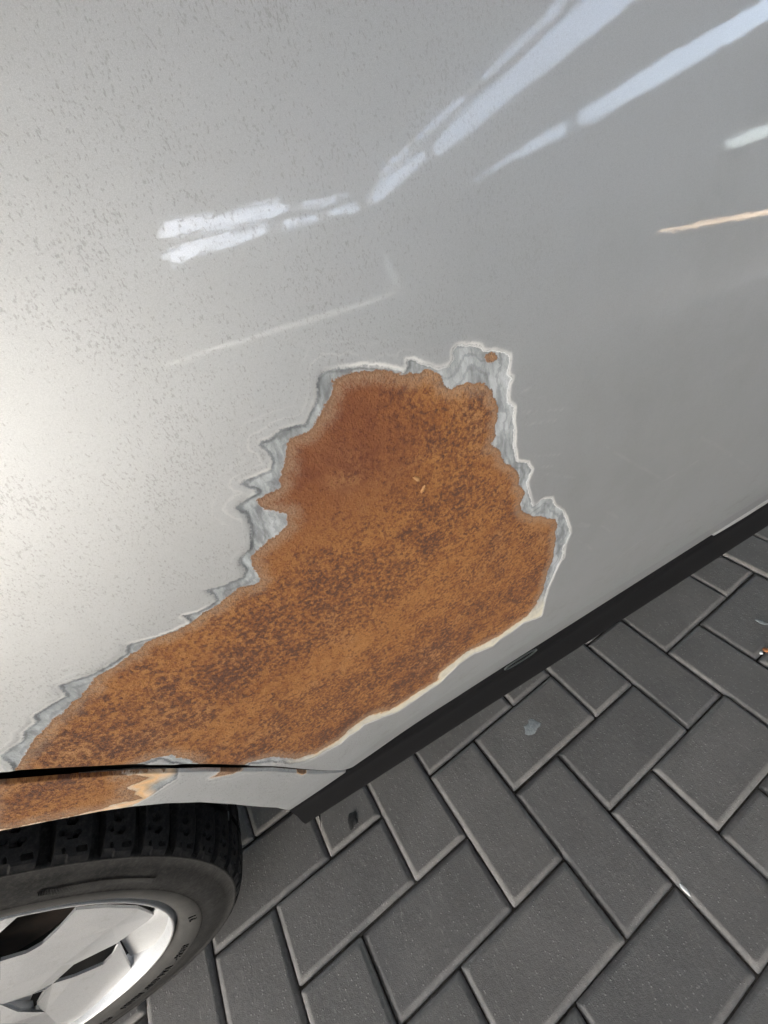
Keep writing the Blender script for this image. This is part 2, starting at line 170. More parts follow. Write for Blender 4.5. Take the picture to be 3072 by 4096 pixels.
def paver_material():
    k = NT('concrete_paver_surface')
    oi = k.n('ShaderNodeObjectInfo'); rnd = oi.outputs['Random']
    gp = k.n('ShaderNodeNewGeometry').outputs['Position']
    big = k.noise(9, 4, .6, gp); fin = k.noise(900, 3, .7, gp); mid = k.noise(130, 4, .7, gp)
    c = k.mix(k.step(big, .3, .7), (.150, .144, .136), (.198, .190, .180))
    c = k.mix(k.math('MULTIPLY', rnd, .6), c, (.118, .117, .114))
    blot = k.step(k.noise(22, 5, .7, gp), .54, .72)
    c = k.mix(k.math('MULTIPLY', blot, .35), c, (.095, .092, .088))
    c = k.mix(k.math('MULTIPLY', k.step(k.noise(38, 6, .75, gp), .60, .74), .4), c, (.27, .265, .25))
    c = k.mix(k.math('MULTIPLY', k.step(fin, .42, .75), .5), c, (.075, .074, .072))
    c = k.mix(k.math('MULTIPLY', k.step(mid, .55, .8), .5), c, (.24, .235, .225))
    v = k.n('ShaderNodeTexVoronoi', feature='F1'); k.put(v.inputs['Vector'], gp); v.inputs['Scale'].default_value = 260
    sp = k.n('ShaderNodeSeparateColor'); k.put(sp.inputs[0], v.outputs['Color'])
    grain = k.math('MULTIPLY', k.step(v.outputs['Distance'], .34, .14), k.step(sp.outputs[0], .70, .82))
    scf = k.noise(210, 5, .75, k.vmul(gp, (1, .32, 1)))
    c = k.mix(k.math('MULTIPLY', k.step(scf, .56, .74), .55), c, (.33, .32, .30))
    c = k.mix(k.math('MULTIPLY', k.step(scf, .44, .30), .4), c, (.07, .069, .066))
    c = k.mix(k.math('MULTIPLY', grain, .42), c, (.42, .41, .39))
    ch = k.attr('chamfer')
    c = k.mix(k.math('MULTIPLY', ch, k.fmix(k.step(mid, .3, .7), .2, .6)), c, (.31, .295, .28))  # chamfers painted paler for the light they catch
    k.set(Base_Color=c, Roughness=k.fmix(k.step(mid, .3, .7), .62, .80))
    h = k.math('ADD', k.math('ADD', fin, k.math('MULTIPLY', grain, .8)), k.math('MULTIPLY', mid, 1.2))
    k.set(Normal=k.bump(h, .55, .0009)); return k.m
def rubber_material(name, c0, c1, dusty):
    k = NT(name)
    c = k.mix(k.step(k.noise(28, 4, .7), .42, .62), c0, c1)
    c = k.mix(k.math('MULTIPLY', k.step(k.noise(260, 4, .7), .4, .75), dusty), c, (.055, .053, .049))
    k.set(Base_Color=c, Roughness=.72, Specular_IOR_Level=.22, Normal=k.bump(k.noise(700, 4, .7), .5, .0005)); return k.m
def alloy_material():
    k = NT('silver_alloy')
    c = k.mix(k.step(k.noise(1500, 2, .5), .35, .65), (.43, .44, .45), (.52, .53, .54))
    d = k.math('MULTIPLY', k.step(k.noise(90, 5, .7), .52, .8), .35)
    c = k.mix(d, c, (.22, .20, .18))
    k.set(Base_Color=c, Metallic=.5, Roughness=.52, Coat_Weight=.2, Coat_Roughness=.25, Normal=k.bump(k.noise(900, 3, .6), .15, .0003)); return k.m
BODY = body_material(); PAVER = paver_material()
TRIM = simple('black_rocker_plastic', (.008, .0083, .0098), .7, 0, 500, .4, .0004, (.009, .009, .010), 60)
TRIM.node_tree.nodes['Principled BSDF'].inputs['Specular IOR Level'].default_value = .12
GAP = simple('seam_shade', (.006, .005, .004), .8)
RUBBER = rubber_material('tyre_rubber', (.011, .0113, .0118), (.022, .022, .022), .5)
TREADM = rubber_material('tread_rubber', (.0125, .013, .0145), (.022, .022, .023), .55)
BEADM = rubber_material('bead_rubber', (.044, .044, .043), (.056, .055, .053), .3)
ALLOY = alloy_material()
DARK = simple('wheel_well_black', (.008, .008, .008), .9)
IRON = simple('brake_iron', (.012, .010, .009), .8, .2, 300, .4, .0006, (.03, .018, .012), 60)
SAND = simple('joint_sand', (.060, .054, .047), .95, 0, 600, .8, .002, (.11, .10, .085), 120)
ROOFM = simple('roof_sheet', (.60, .61, .61), .7, 0, 3, .1, .01, (.52, .53, .54), .6)
WALLM = simple('rendered_wall', (.30, .30, .295), .85, 0, 60, .3, .002, (.26, .26, .255), 1.5)
PALE = simple('pale_fascia', (.85, .81, .79), .6, 0, 0, 0, 0, (.66, .63, .62), 2)
WHITEP = simple('white_blob', (.75, .76, .76), .5, 0, 300, .4, .0005, (.6, .6, .6), 300)
PALEB = simple('pale_blotch', (.36, .40, .41), .75, 0, 400, .6, .0006, (.24, .26, .265), 250)
GUMM = simple('black_gum', (.012, .012, .012), .6, 0, 300, .7, .001, (.03, .03, .03), 300)
ORANGE = simple('orange_leaf', (.42, .17, .06), .7, 0, 400, .4, .0006, (.30, .12, .05), 200)
CLEARP = simple('grey_plug_rubber', (.06, .07, .07), .35)
def glow_mat():
    k = NT('warm_glow'); k.set(Base_Color=(.9, .8, .6), Emission_Color=(1, .72, .48), Emission_Strength=.7); return k.m
GLOWM = glow_mat()
# ---------------------------------------------------------------- object helpers
COL = C.scene.collection
def link(name, me, mat=None, parent=None):
    o = bpy.data.objects.new(name, me); COL.objects.link(o)
    if mat is not None and me is not None and not me.materials: me.materials.append(mat)
    if parent is not None: o.parent = parent
    return o
def mesh(name, verts, faces, smooth=False):
    me = bpy.data.meshes.new(name); me.from_pydata([tuple(v) for v in verts], [], faces); me.update()
    if smooth: me.shade_smooth()
    return me
def thing(name, label, cat, loc=(0, 0, 0)):
    o = bpy.data.objects.new(name, None); COL.objects.link(o); o.location = loc; o.empty_display_size = .1
    o['label'] = label; o['category'] = cat; return o
def struct(name, me, mat): o = link(name, me, mat); o['kind'] = 'structure'; return o
def box(x0, x1, y0, y1, z0, z1):
    v = [(x, y, z) for x in (x0, x1) for y in (y0, y1) for z in (z0, z1)]
    return v, [(0, 1, 3, 2), (4, 6, 7, 5), (0, 4, 5, 1), (2, 3, 7, 6), (0, 2, 6, 4), (1, 5, 7, 3)]
def boxmesh(name, *a): return mesh(name, *box(*a))
def grid_faces(nu, nv, off=0, wrap=False):
    f = []
    for i in range(nu if wrap else nu-1):
        for j in range(nv-1):
            a = off+i*nv+j; b = off+((i+1) % nu)*nv+j; f.append((a, b, b+1, a+1))
    return f
# ---------------------------------------------------------------- carport: roof with open slots, back wall
def slab(name, outer, holes, z0, z1, mat):
    loops = [outer]+holes; pts = [p for l in loops for p in l]; n = len(pts)
    tris = tessellate_polygon([[Vector((x, y, 0)) for x, y in l] for l in loops])
    v = [(x, y, z0) for x, y in pts]+[(x, y, z1) for x, y in pts]
    f = [tuple(t) for t in tris]+[tuple(n+i for i in reversed(t)) for t in tris]
    o = 0
    for l in loops:
        for i in range(len(l)):
            a = o+i; b = o+(i+1) % len(l); f.append((a, b, b+n, a+n))
        o += len(l)
    me = mesh(name, v, f); bm = bmesh.new(); bm.from_mesh(me); bmesh.ops.recalc_face_normals(bm, faces=bm.faces); bm.to_mesh(me); bm.free()
    return me
SLOTS = DATA['slots']
canopy = thing('carport', 'white roofed carport over the car, long open slots in its roof', 'carport')
link('roof', slab('roof', [(-6.1, -11.2), (26, -11.2), (26, 3.5), (-6.1, 3.5)], [[tuple(p) for p in s] for s in SLOTS], 3.0, 3.012, ROOFM), ROOFM, canopy)
wall = thing('back_wall', 'grey rendered wall closing the far side of the carport', 'wall')
WY = -11.0
def wallpiece(pts):
    n = len(pts); v = [(x, WY, z) for x, z in pts]+[(x, WY-.06, z) for x, z in pts]
    me = mesh('wall_panel', v, [tuple(range(n)), tuple(range(2*n-1, n-1, -1))]+[(i, n+i, n+(i+1) % n, (i+1) % n) for i in range(n)])
    link('wall_panel', me, WALLM, wall)
wallpiece([(-6.5, 0), (-1.02, 0), (-1.02, 3), (-6.5, 3)])
wallpiece([(-1.02, 0), (5.02, 0), (5.02, 1.585), (-1.02, 1.925)])
wallpiece([(-1.02, 1.975), (5.02, 1.635), (5.02, 3), (-1.02, 3)])  # thin slits left between panels, shaped for bright lines mirrored in the door
wallpiece([(5.02, 0), (5.1, 0), (5.1, 1.66), (5.02, 1.60)])
wallpiece([(5.1, 0), (17.6, 0), (17.6, 3), (5.1, 3)])
wallpiece([(17.6, 0), (23, 0), (23, 2.5), (17.6, 2.5)])
wallpiece([(17.6, 2.93), (23, 2.93), (23, 3), (17.6, 3)])
wallpiece([(23, 0), (26, 0), (26, 3), (23, 3)])
link('fascia', boxmesh('fascia', 7.0, 17.5, WY, WY+.05, 2.47, 2.92), PALE, wall)
def bar(name, p, q, w, mat, parent):
    p, q = Vector(p), Vector(q); d = (q-p).normalized(); u = d.cross(Vector((0, 1, 0))).normalized()*w; v = Vector((0, w, 0))
    vs_ = [p+a*u+b*v for a, b in ((-1, -1), (1, -1), (1, 1), (-1, 1))]+[q+a*u+b*v for a, b in ((-1, -1), (1, -1), (1, 1), (-1, 1))]
    return link(name, mesh(name, vs_, [(3, 2, 1, 0), (4, 5, 6, 7), (0, 1, 5, 4), (1, 2, 6, 5), (2, 3, 7, 6), (3, 0, 4, 7)]), mat, parent)
lm = DATA['glow']  # unseen glowing bar, added for the warm band mirrored in the door
lt = bar('added_glow_bar', lm[0], lm[1], .03, GLOWM, None); lt['label'] = 'unseen warm glowing bar added for its reflection in the door'; lt['category'] = 'glow'
# ---------------------------------------------------------------- ground and pavers
ground = struct('ground', mesh('ground', [(-400, -400, -.008), (400, -400, -.008), (400, 400, -.008), (-400, 400, -.008)], [(0, 1, 2, 3)]), SAND)
def paver_mesh(seed, L=.1974, W=.0974):
    rg = random.Random(seed); ch, dp, rc = .0062, .0046, .003
    def loop(ins, z, rad):
        pts = []
        for cx, cy, a0 in ((L/2-ins-rad, W/2-ins-rad, 0), (-L/2+ins+rad, W/2-ins-rad, 90), (-L/2+ins+rad, -W/2+ins+rad, 180), (L/2-ins-rad, -W/2+ins+rad, 270)):
            for a in (0, 45, 90): pts.append((cx+rad*math.cos(R(a0+a)), cy+rad*math.sin(R(a0+a)), z))
        return pts
    rings = [loop(0, -.012, rc), loop(0, -dp, rc), loop(.0022, -dp*.52, rc), loop(ch, 0, rc), loop(ch+.0025, 0, rc)]
    v = [p for r in rings for p in r]; v = [(x+rg.uniform(-.0004, .0004), y+rg.uniform(-.0004, .0004), z) for x, y, z in v]
    f = [];
    for k in range(4):
        for i in range(12):
            a = k*12+i; b = k*12+(i+1) % 12; f.append((a, b, b+12, a+12))
    f.append(tuple(range(48, 60)))
    me = mesh('paver', v, f, True)
    at = me.attributes.new('chamfer', 'FLOAT', 'POINT'); at.data.foreach_set('value', [0]*12+[1]*24+[.75]*12+[0]*12)
    me.materials.append(PAVER); return me
PM = [paver_mesh(s) for s in range(6)]
vx = Vector((DATA['v'][0], DATA['v'][1], 0)); ux = Vector((vx.y, -vx.x, 0))
def paver_cells():
    out = []
    for k in range(-40, 60):
        for m in range(-40, 40):
            # tile A: 2 along u at (k, k+4m); tile B: 2 along v at (k, k+1+4m)
            for kind in (0, 1):
                u0, v0 = (k, k+4*m) if kind == 0 else (k, k+1+4*m)
                cu, cv = (u0+1, v0+.5) if kind == 0 else (u0+.5, v0+1)
                p = ux*(cu*.1)+vx*(cv*.1)
                out.append((p, kind, u0, v0))
    return out
stone_root = thing('block_paving', 'dark grey concrete block paving laid in herringbone under and beside the car', 'paving')
del stone_root['category']; del stone_root['label']; stone_root['kind'] = 'structure'
inv = (Matrix.Translation(Vector(DATA['cam'])) @ m3.to_4x4()).inverted()
def inframe(p, mg=.0):
    q = inv @ Vector((p.x, p.y, 0))
    if q.z > -.02: return False
    x = q.x/-q.z*1636.55; y = q.y/-q.z*1636.55
    return abs(x) < 1536+mg and abs(y) < 2048+mg
cells = paver_cells(); seen = []; rest = []
for c in cells:
    p = c[0]
    if p.x < -3 or p.x > 5 or p.y > 1.2 or p.y < -4: continue
    near = p.x > -.75 and p.y < .25 and inframe(p, 700)
    (seen if near else rest).append(c)
seen.sort(key=lambda c: (c[0]-Vector((.25, -.12, 0))).length); rest += seen[290:]; seen = seen[:290]
for i, (p, kind, u0, v0) in enumerate(seen):
    o = link('paver', PM[i % 6], None, stone_root)
    o.location = (p.x+random.uniform(-.0007, .0007), p.y+random.uniform(-.0007, .0007), random.uniform(-.0018, .0010))
    o.rotation_euler = (random.uniform(-.008, .008), random.uniform(-.012, .012), math.atan2(ux.y, ux.x)+(math.pi/2 if kind else 0)+random.uniform(-.004, .004))
vv = []; ff = []
for p, kind, u0, v0 in rest:
    a = ux if kind == 0 else vx; b = vx if kind == 0 else ux
    o = len(vv)
    for ins, z in ((0, -.006), (.006, 0)):
        for sx, sy in ((-1, -1), (1, -1), (1, 1), (-1, 1)):
            q = p+a*sx*(.0972-ins)+b*sy*(.0472-ins); vv.append((q.x, q.y, z))
    ff += [(o+i, o+(i+1) % 4, o+4+(i+1) % 4, o+4+i) for i in range(4)]+[(o+4, o+5, o+6, o+7)]
far = mesh('paver_field', vv, ff); bm = bmesh.new(); bm.from_mesh(far); bmesh.ops.recalc_face_normals(bm, faces=bm.faces)
bm.to_mesh(far); bm.free(); far.materials.append(PAVER)
if sum(pl.normal.z for pl in far.polygons) < 0: far.flip_normals()
fo = link('paver_field', far, None, stone_root); fo['kind'] = 'stuff'
outer = struct('yard_paving', mesh('yard_paving', [(5, -40, -.004), (60, -40, -.004), (60, 40, -.004), (5, 40, -.004), (-60, -40, -.004), (-3, -40, -.004), (-3, 40, -.004), (-60, 40, -.004), (-3, -40, -.004), (5, -40, -.004), (5, -4, -.004), (-3, -4, -.004)], [(0, 1, 2, 3), (4, 5, 6, 7), (8, 9, 10, 11)]), PAVER)
# unseen pale line added on the yard for its reflection in the door
a_, b_ = Vector((.9, -2.45, 0)), Vector((5.0, -1.35, 0)); n_ = (b_-a_).normalized().cross(Vector((0, 0, 1)))*.035
struct('mirrored_line', mesh('mirrored_line', [a_-n_+Vector((0, 0, .004)), b_-n_+Vector((0, 0, .004)), b_+n_+Vector((0, 0, .004)), a_+n_+Vector((0, 0, .004))], [(0, 1, 2, 3)]), simple('road_paint', (.78, .78, .76), .7))
# small things on the paving
def blob(name, c, rx_, ry_, h, mat, label, cat, seed, n=18, rot=0, z=0., rough=.35):
    rg = random.Random(seed); v = []; rr = [1+rg.uniform(-rough, rough) for _ in range(n)]
    rr = [(rr[i-1]+2*rr[i]+rr[(i+1) % n])/4 for i in range(n)]
    for f_, zz in ((1, 0), (.85, .7), (.45, 1)):
        for i in range(n):
            a = 2*math.pi*i/n; x = rx_*f_*rr[i]*math.cos(a); y = ry_*f_*rr[i]*math.sin(a)
            v.append((x*math.cos(rot)-y*math.sin(rot), x*math.sin(rot)+y*math.cos(rot), h*zz*(1+rg.uniform(-.15, .15)*(zz > 0))))
    v.append((0, 0, h))
    f = [(k*n+i, k*n+(i+1) % n, (k+1)*n+(i+1) % n, (k+1)*n+i) for k in (0, 1) for i in range(n)]+[(2*n+i, 2*n+(i+1) % n, 3*n) for i in range(n)]
    o = link(name, mesh(name, v, f, True), mat); o.location = (c[0], c[1], z); o['label'] = label; o['category'] = cat; return o
G = DATA['g']
blob('dropping', G['splat'], .016, .0115, .0007, PALEB, 'pale grey dried splat on a paver below the door sill', 'dropping', 3, z=.0002, rough=.75)
blob('dropping', G['pale2'], .004, .010, .0006, PALEB, 'narrow pale grey smear on the paver at the right edge', 'dropping', 5, rot=.5, z=.0002)
blob('white_chip', G['fleck'], .0085, .0030, .0028, WHITEP, 'bright white chip lying on a paver edge, right of the bottom centre', 'chip', 7, rot=-1.45, z=-.0025)
blob('chewing_gum', G['gum'], .011, .0085, .0012, GUMM, 'flattened black gum on the paver near the tyre', 'gum', 11, rot=1.1, z=.0002, rough=.6)
blob('pebble', G['stone'], .0035, .003, .003, WHITEP, 'small white pebble beside an orange crumb at the right edge', 'pebble', 13, z=-.001)
blob('leaf_scrap', G['crumb'], .0045, .0055, .003, ORANGE, 'crumpled orange leaf scrap at the right edge of the paving', 'leaf scrap', 15, z=-.001)
# ---------------------------------------------------------------- car
car = thing('car', 'silver car with a large bare rust patch on its rear door', 'car', (0, 0, 0))
HX, HZ = -.547, .2976
ZK = np.array(DATA['ZK']); YK = np.array(DATA['YK'])
def spl(xk, yk):
    n = len(xk); h = np.diff(xk); A = np.eye(n); b = np.zeros(n)
    for i in range(1, n-1):
        A[i, i-1] = h[i-1]; A[i, i] = 2*(h[i-1]+h[i]); A[i, i+1] = h[i]; b[i] = 6*((yk[i+1]-yk[i])/h[i]-(yk[i]-yk[i-1])/h[i-1])
    m = np.linalg.solve(A, b)
    def f(x):
        x = np.clip(x, xk[0], xk[-1]); i = np.clip(np.searchsorted(xk, x)-1, 0, n-2); a = xk[i+1]-x; c = x-xk[i]; H = h[i]
        return m[i]*a**3/(6*H)+m[i+1]*c**3/(6*H)+(yk[i]/H-m[i]*H/6)*a+(yk[i+1]/H-m[i+1]*H/6)*c
    return f
prof = spl(ZK, YK)
def S(x, z):
    r = np.hypot(x-HX, z-HZ); t = np.maximum(.424-np.asarray(z), 0); return prof(z)-.014*np.exp(-((r-.40)/.12)**2)+.06*(np.sqrt(t*t+.0018**2)-.0018)   # folded lip along the bottom
def sdist(px, pz, poly):
    """signed distance in mm to a closed polygon, negative inside"""
    P = np.array(poly); Q = np.roll(P, -1, 0); best = np.full(px.shape, 1e9); ins = np.zeros(px.shape, bool)
    for (x0, z0), (x1, z1) in zip(P, Q):
        dx, dz = x1-x0, z1-z0; L = dx*dx+dz*dz+1e-15
        t = np.clip(((px-x0)*dx+(pz-z0)*dz)/L, 0, 1)
        best = np.minimum(best, (px-x0-t*dx)**2+(pz-z0-t*dz)**2)
        c = ((z0 > pz) != (z1 > pz)) & (px < (x1-x0)*(pz-z0)/(z1-z0+1e-15)+x0); ins ^= c
    return np.sqrt(best)*1000*np.where(ins, -1, 1)
def heightmesh(name, V, faces, attrs, normals=None):
    me = bpy.data.meshes.new(name)
    me.vertices.add(len(V)); me.vertices.foreach_set('co', V.astype(np.float32).ravel())
    nf = len(faces); me.loops.add(nf*4); me.loops.foreach_set('vertex_index', faces.astype(np.int32).ravel())
    me.polygons.add(nf); me.polygons.foreach_set('loop_start', np.arange(0, nf*4, 4, dtype=np.int32))
    me.update(calc_edges=True); me.shade_smooth()
    for k, a in attrs.items():
        at = me.attributes.new(k, 'FLOAT', 'POINT'); at.data.foreach_set('value', a.astype(np.float32))
    me.materials.append(BODY)
    if normals is not None: me.normals_split_custom_set_from_vertices(normals.tolist())
    return me
def submesh(name, V, F, A, N, mask):
    f = F[mask]; idx, invx = np.unique(f, return_inverse=True)
    return heightmesh(name, V[idx], invx.reshape(f.shape), {k: a[idx] for k, a in A.items()}, N[idx])
# ---- door
gp_ = np.array(DATA['gap']); o_ = np.argsort(gp_[:, 0]); gx, gz = gp_[o_, 0], gp_[o_, 1]
ax_ = np.linspace(-.50, gx[0]-.03, 14); az_ = HZ+np.sqrt(np.maximum(.475**2-(ax_-HX)**2, 0))
bx_ = np.array([-.045, .05, .15, .25, .35, .45, .6, .95]); gx = np.concatenate([ax_, gx, bx_]); ZB = .3945
def dzb(x): return np.interp(x, DZX, DZZ)
DZX = np.array([p[0] for p in DATA['bl']]); DZZ = np.array([p[1] for p in DATA['bl']])-ZB; gz = np.concatenate([az_, gz, ZB+dzb(bx_)])

def zlow(x): return np.interp(x, gx, gz)
xs = np.concatenate([np.arange(-.48, -.22, .004), np.arange(-.22, .19, .00115), .19+.00115*np.cumsum(1.012**np.arange(1, 180))]); xs = xs[xs < .95]
nz = 430; s = np.linspace(0, 1, nz); s = s**1.25
s = np.concatenate([s[s < .0], s]); X_, S_ = np.meshgrid(xs, s, indexing='ij')
zl = zlow(xs); k_ = np.ones(9)/9; zl2 = zl.copy(); zl2[60:-60] = np.convolve(zl, k_, 'same')[60:-60]; zl = zl2
top = 1.02
Zg = zl[:, None]+(top-zl[:, None])*S_
din = sdist(X_, Zg, DATA['rust']); din = np.minimum(din, sdist(X_, Zg, DATA['spot']))
dout = sdist(X_, Zg, DATA['paint'])
Yg = S(X_, Zg)+.0006*(1/(1+np.exp(dout*3)))
eroll = np.clip(1-(Zg-zl[:, None])/.005, 0, 1); Yg += .004*eroll**3
def grid_normals(Xa, Ya, Za):
    P = np.stack([Xa, Ya, Za], -1); du = np.gradient(P, axis=0); dv = np.gradient(P, axis=1); n = np.cross(dv, du)
    n /= np.linalg.norm(n, axis=-1, keepdims=True); n *= np.where(n[..., 1:2] > 0, -1, 1); return n
Nn = grid_normals(X_, Yg, Zg)
V = np.stack([X_, Yg, Zg], -1).reshape(-1, 3); nx = len(xs); ny = len(s)
I, J = np.meshgrid(np.arange(nx-1), np.arange(ny-1), indexing='ij'); a = (I*ny+J).ravel(); F = np.stack([a, a+ny, a+ny+1, a+1], 1)
scr = np.full(X_.shape, 99.)
for pl_ in DATA['scr']:
    for (x0, z0), (x1, z1) in zip(pl_[:-1], pl_[1:]):
        dx, dz = x1-x0, z1-z0; t = np.clip(((X_-x0)*dx+(Zg-z0)*dz)/(dx*dx+dz*dz+1e-12), 0, 1)
        scr = np.minimum(scr, np.hypot(X_-x0-t*dx, Zg-z0-t*dz)*1000)
A = {'din': din.ravel(), 'dout': dout.ravel(), 'orange': np.zeros(V.shape[0]), 'scratch': np.clip(1-scr/1.1, 0, 1).ravel()}
cd = dout.ravel()[F].mean(1)
door = link('door', submesh('door', V, F, A, Nn.reshape(-1, 3), cd >= -.6), None, car); door['label'] = 'silver rear door with scratched paint and a peeled lower corner'
patch = link('rust_patch', submesh('rust_patch', V, F, A, Nn.reshape(-1, 3), cd < -.6), None, door); patch['label'] = 'orange brown rust on bare steel with a grey peeling rim'
FLK = simple('tan_flake', (.48, .27, .12), .8, 0, 700, .6, .0006, (.36, .17, .06), 300)
for (cx, cz, w1, h1, rt) in DATA['flk']:
    rg = random.Random(int(cx*1e4)); fv = []; n = 16
    for f_, hh in ((1, .0), (.8, .0005), (.3, .0007)):
        for i in range(n):
            t = 2*math.pi*i/n; q_ = (.55+.45*abs(math.cos(t)))*(1+rg.uniform(-.3, .3)); a_ = w1*f_*q_*math.cos(t); b_ = h1*f_*q_*math.sin(t)
            x = cx+a_*math.cos(rt)-b_*math.sin(rt); z = cz+a_*math.sin(rt)+b_*math.cos(rt); fv.append((x, float(S(x, z))-hh+.0003, z))
    link('rust_flake', mesh('rust_flake', fv, [tuple(f) for k in (0, 1) for f in [(k*n+i, k*n+(i+1) % n, (k+1)*n+(i+1) % n, (k+1)*n+i) for i in range(n)]]+[tuple(range(2*n, 3*n))], True), FLK, door)
# folded hem under the lower edge
hv = []; hx = xs[::3]; hl = np.interp(hx, xs, zl)
for x, z in zip(hx, hl):
    y = float(S(x, z))+.004
    hv += [(x, y, z), (x, y+.0012, z-.0008), (x, y+.004, z-.0006), (x, y+.02, z+.002)]
hem = mesh('hem', hv, [tuple(f) for f in grid_faces(len(hx), 4)], True)
for nme, val in (('din', 50), ('dout', 50), ('orange', 0)): hem.attributes.new(nme, 'FLOAT', 'POINT').data.foreach_set('value', [val]*len(hv))
link('hem', hem, BODY, door)
# ---- quarter panel under the door gap, wrapping the wheel arch
lp = np.array(DATA['lip']); cap = np.array(DATA['cap'])
def resample(P, n):
    d = np.concatenate([[0], np.cumsum(np.hypot(*np.diff(P, axis=0).T))]); t = np.linspace(0, d[-1], n); return np.stack([np.interp(t, d, P[:, 0]), np.interp(t, d, P[:, 1])], 1)
GP = np.array(DATA['gap']); GP = GP[np.argsort(GP[:, 0])]
angs = np.radians(np.linspace(150, 46, 40))
rU0 = np.hypot(GP[0, 0]-HX, GP[0, 1]-HZ); rL0 = np.hypot(lp[0, 0]-HX, lp[0, 1]-HZ); aU0 = math.atan2(GP[0, 1]-HZ, GP[0, 0]-HX); aL0 = math.atan2(lp[0, 1]-HZ, lp[0, 0]-HX)
eU = np.stack([HX+rU0*np.cos(np.linspace(R(150), aU0, 60)[:-1]), HZ+rU0*np.sin(np.linspace(R(150), aU0, 60)[:-1])], 1)
eL = np.stack([HX+rL0*np.cos(np.linspace(R(150), aL0, 60)[:-1]), HZ+rL0*np.sin(np.linspace(R(150), aL0, 60)[:-1])], 1)
U = np.concatenate([eU, resample(GP, 320)]); L_ = np.concatenate([eL, resample(lp, 320)])
nr = 70; T = np.linspace(0, 1, nr)[None, :]
gapw = np.interp(U[:, 0], [-.25, -.19, -.12, -.075], [.0070, .0064, .0040, .0026]); ln_ = np.hypot(*(L_-U).T)
U = U+(L_-U)*(gapw/ln_)[:, None]
QX = U[:, 0:1]+(L_[:, 0:1]-U[:, 0:1])*T; QZ = U[:, 1:2]+(L_[:, 1:2]-U[:, 1:2])*T
QX[-1, :] = QX[-1, :]
Qy = S(QX, QZ)+.0006+.002*np.clip(1-T*ln_[:, None]/.0012, 0, 1)**2
Qy += .004*np.clip((T-.965)/.035, 0, 1)**2
qdin = sdist(QX, QZ, DATA['qrust']); qdin = np.minimum(qdin, np.minimum(sdist(QX, QZ, DATA['qspot1']), sdist(QX, QZ, DATA['qspot2'])))
qleft = QX < -.19; qdout = sdist(QX, QZ, DATA['qpaint']); qdout = np.minimum(qdout, np.minimum(sdist(QX, QZ, DATA['qspot1']), sdist(QX, QZ, DATA['qspot2']))-.8)
# the strip right under the seam is rusty as far as the seam is
seam = np.where(QX < -.155, T*1000, 99.)
N2 = grid_normals(QX, Qy, QZ); nu = U.shape[0]
I, J = np.meshgrid(np.arange(nu-1), np.arange(nr-1), indexing='ij'); a = (I*nr+J).ravel(); F2 = np.stack([a, a+1, a+nr+1, a+nr], 1)
V2 = np.stack([QX, Qy, QZ], -1).reshape(-1, 3)
og = np.clip(1-np.abs(qdin-2.5)/6, 0, 1)*(qdin > -1)*np.clip((QX+.26)/.03, 0, 1)
A2 = {'din': qdin.ravel(), 'dout': qdout.ravel(), 'orange': og.ravel()}
cd2 = qdout.ravel()[F2].mean(1)
quarter = link('quarter_panel', submesh('quarter_panel', V2, F2, A2, N2.reshape(-1, 3), (cd2 >= -.6)), None, car); quarter['label'] = 'silver wheel arch panel rusted beside the tyre'
cx_ = QX.ravel()[F2].mean(1)
link('rust_patch', submesh('rust_patch', V2, F2, A2, N2.reshape(-1, 3), (cd2 < -.6) & (cx_ < -.1450)), None, quarter)
sd1 = sdist(QX, QZ, DATA['qspot1']).ravel()[F2].mean(1); sd2 = sdist(QX, QZ, DATA['qspot2']).ravel()[F2].mean(1)
for mk in ((cd2 < -.6) & (cx_ >= -.145) & (sd1 < sd2), (cd2 < -.6) & (cx_ >= -.145) & (sd2 <= sd1)):
    if mk.sum() > 3: link('rust_spot', submesh('rust_spot', V2, F2, A2, N2.reshape(-1, 3), mk), None, quarter)
# arch flange turned inwards
fl = []
for i in range(nu):
    x, y, z = QX[i, -1], Qy[i, -1], QZ[i, -1]; d = Vector((HX-x, 0, HZ-z)).normalized()
    for dy, dr in ((0, 0), (.0012, .0008), (.004, .0006), (.028, -.002)): fl.append((x+d.x*dr, y+dy, z+d.z*dr))
flm = mesh('arch_flange', fl, [tuple(f) for f in grid_faces(nu, 4)], True)
flx = np.array([p[0] for p in fl]); rr_ = np.where(flx < -.19, -6., 50.)
for nme, val in (('din', rr_), ('dout', rr_), ('orange', rr_*0)): flm.attributes.new(nme, 'FLOAT', 'POINT').data.foreach_set('value', val.astype(np.float32))
link('arch_flange', flm, BODY, quarter)
# black sheet added behind the seams, its colour standing for the gap's shade
bk = []; 
for i in range(nu): bk += [(U[i, 0]+.03, float(S(U[i, 0], U[i, 1]))+.022, U[i, 1]+.05), (U[i, 0]-.016, float(S(U[i, 0], U[i, 1]))+.022, U[i, 1]-.040)]
link('seam_shade_sheet', mesh('seam_shade_sheet', bk, [tuple(f) for f in grid_faces(nu, 2)]), GAP, quarter)
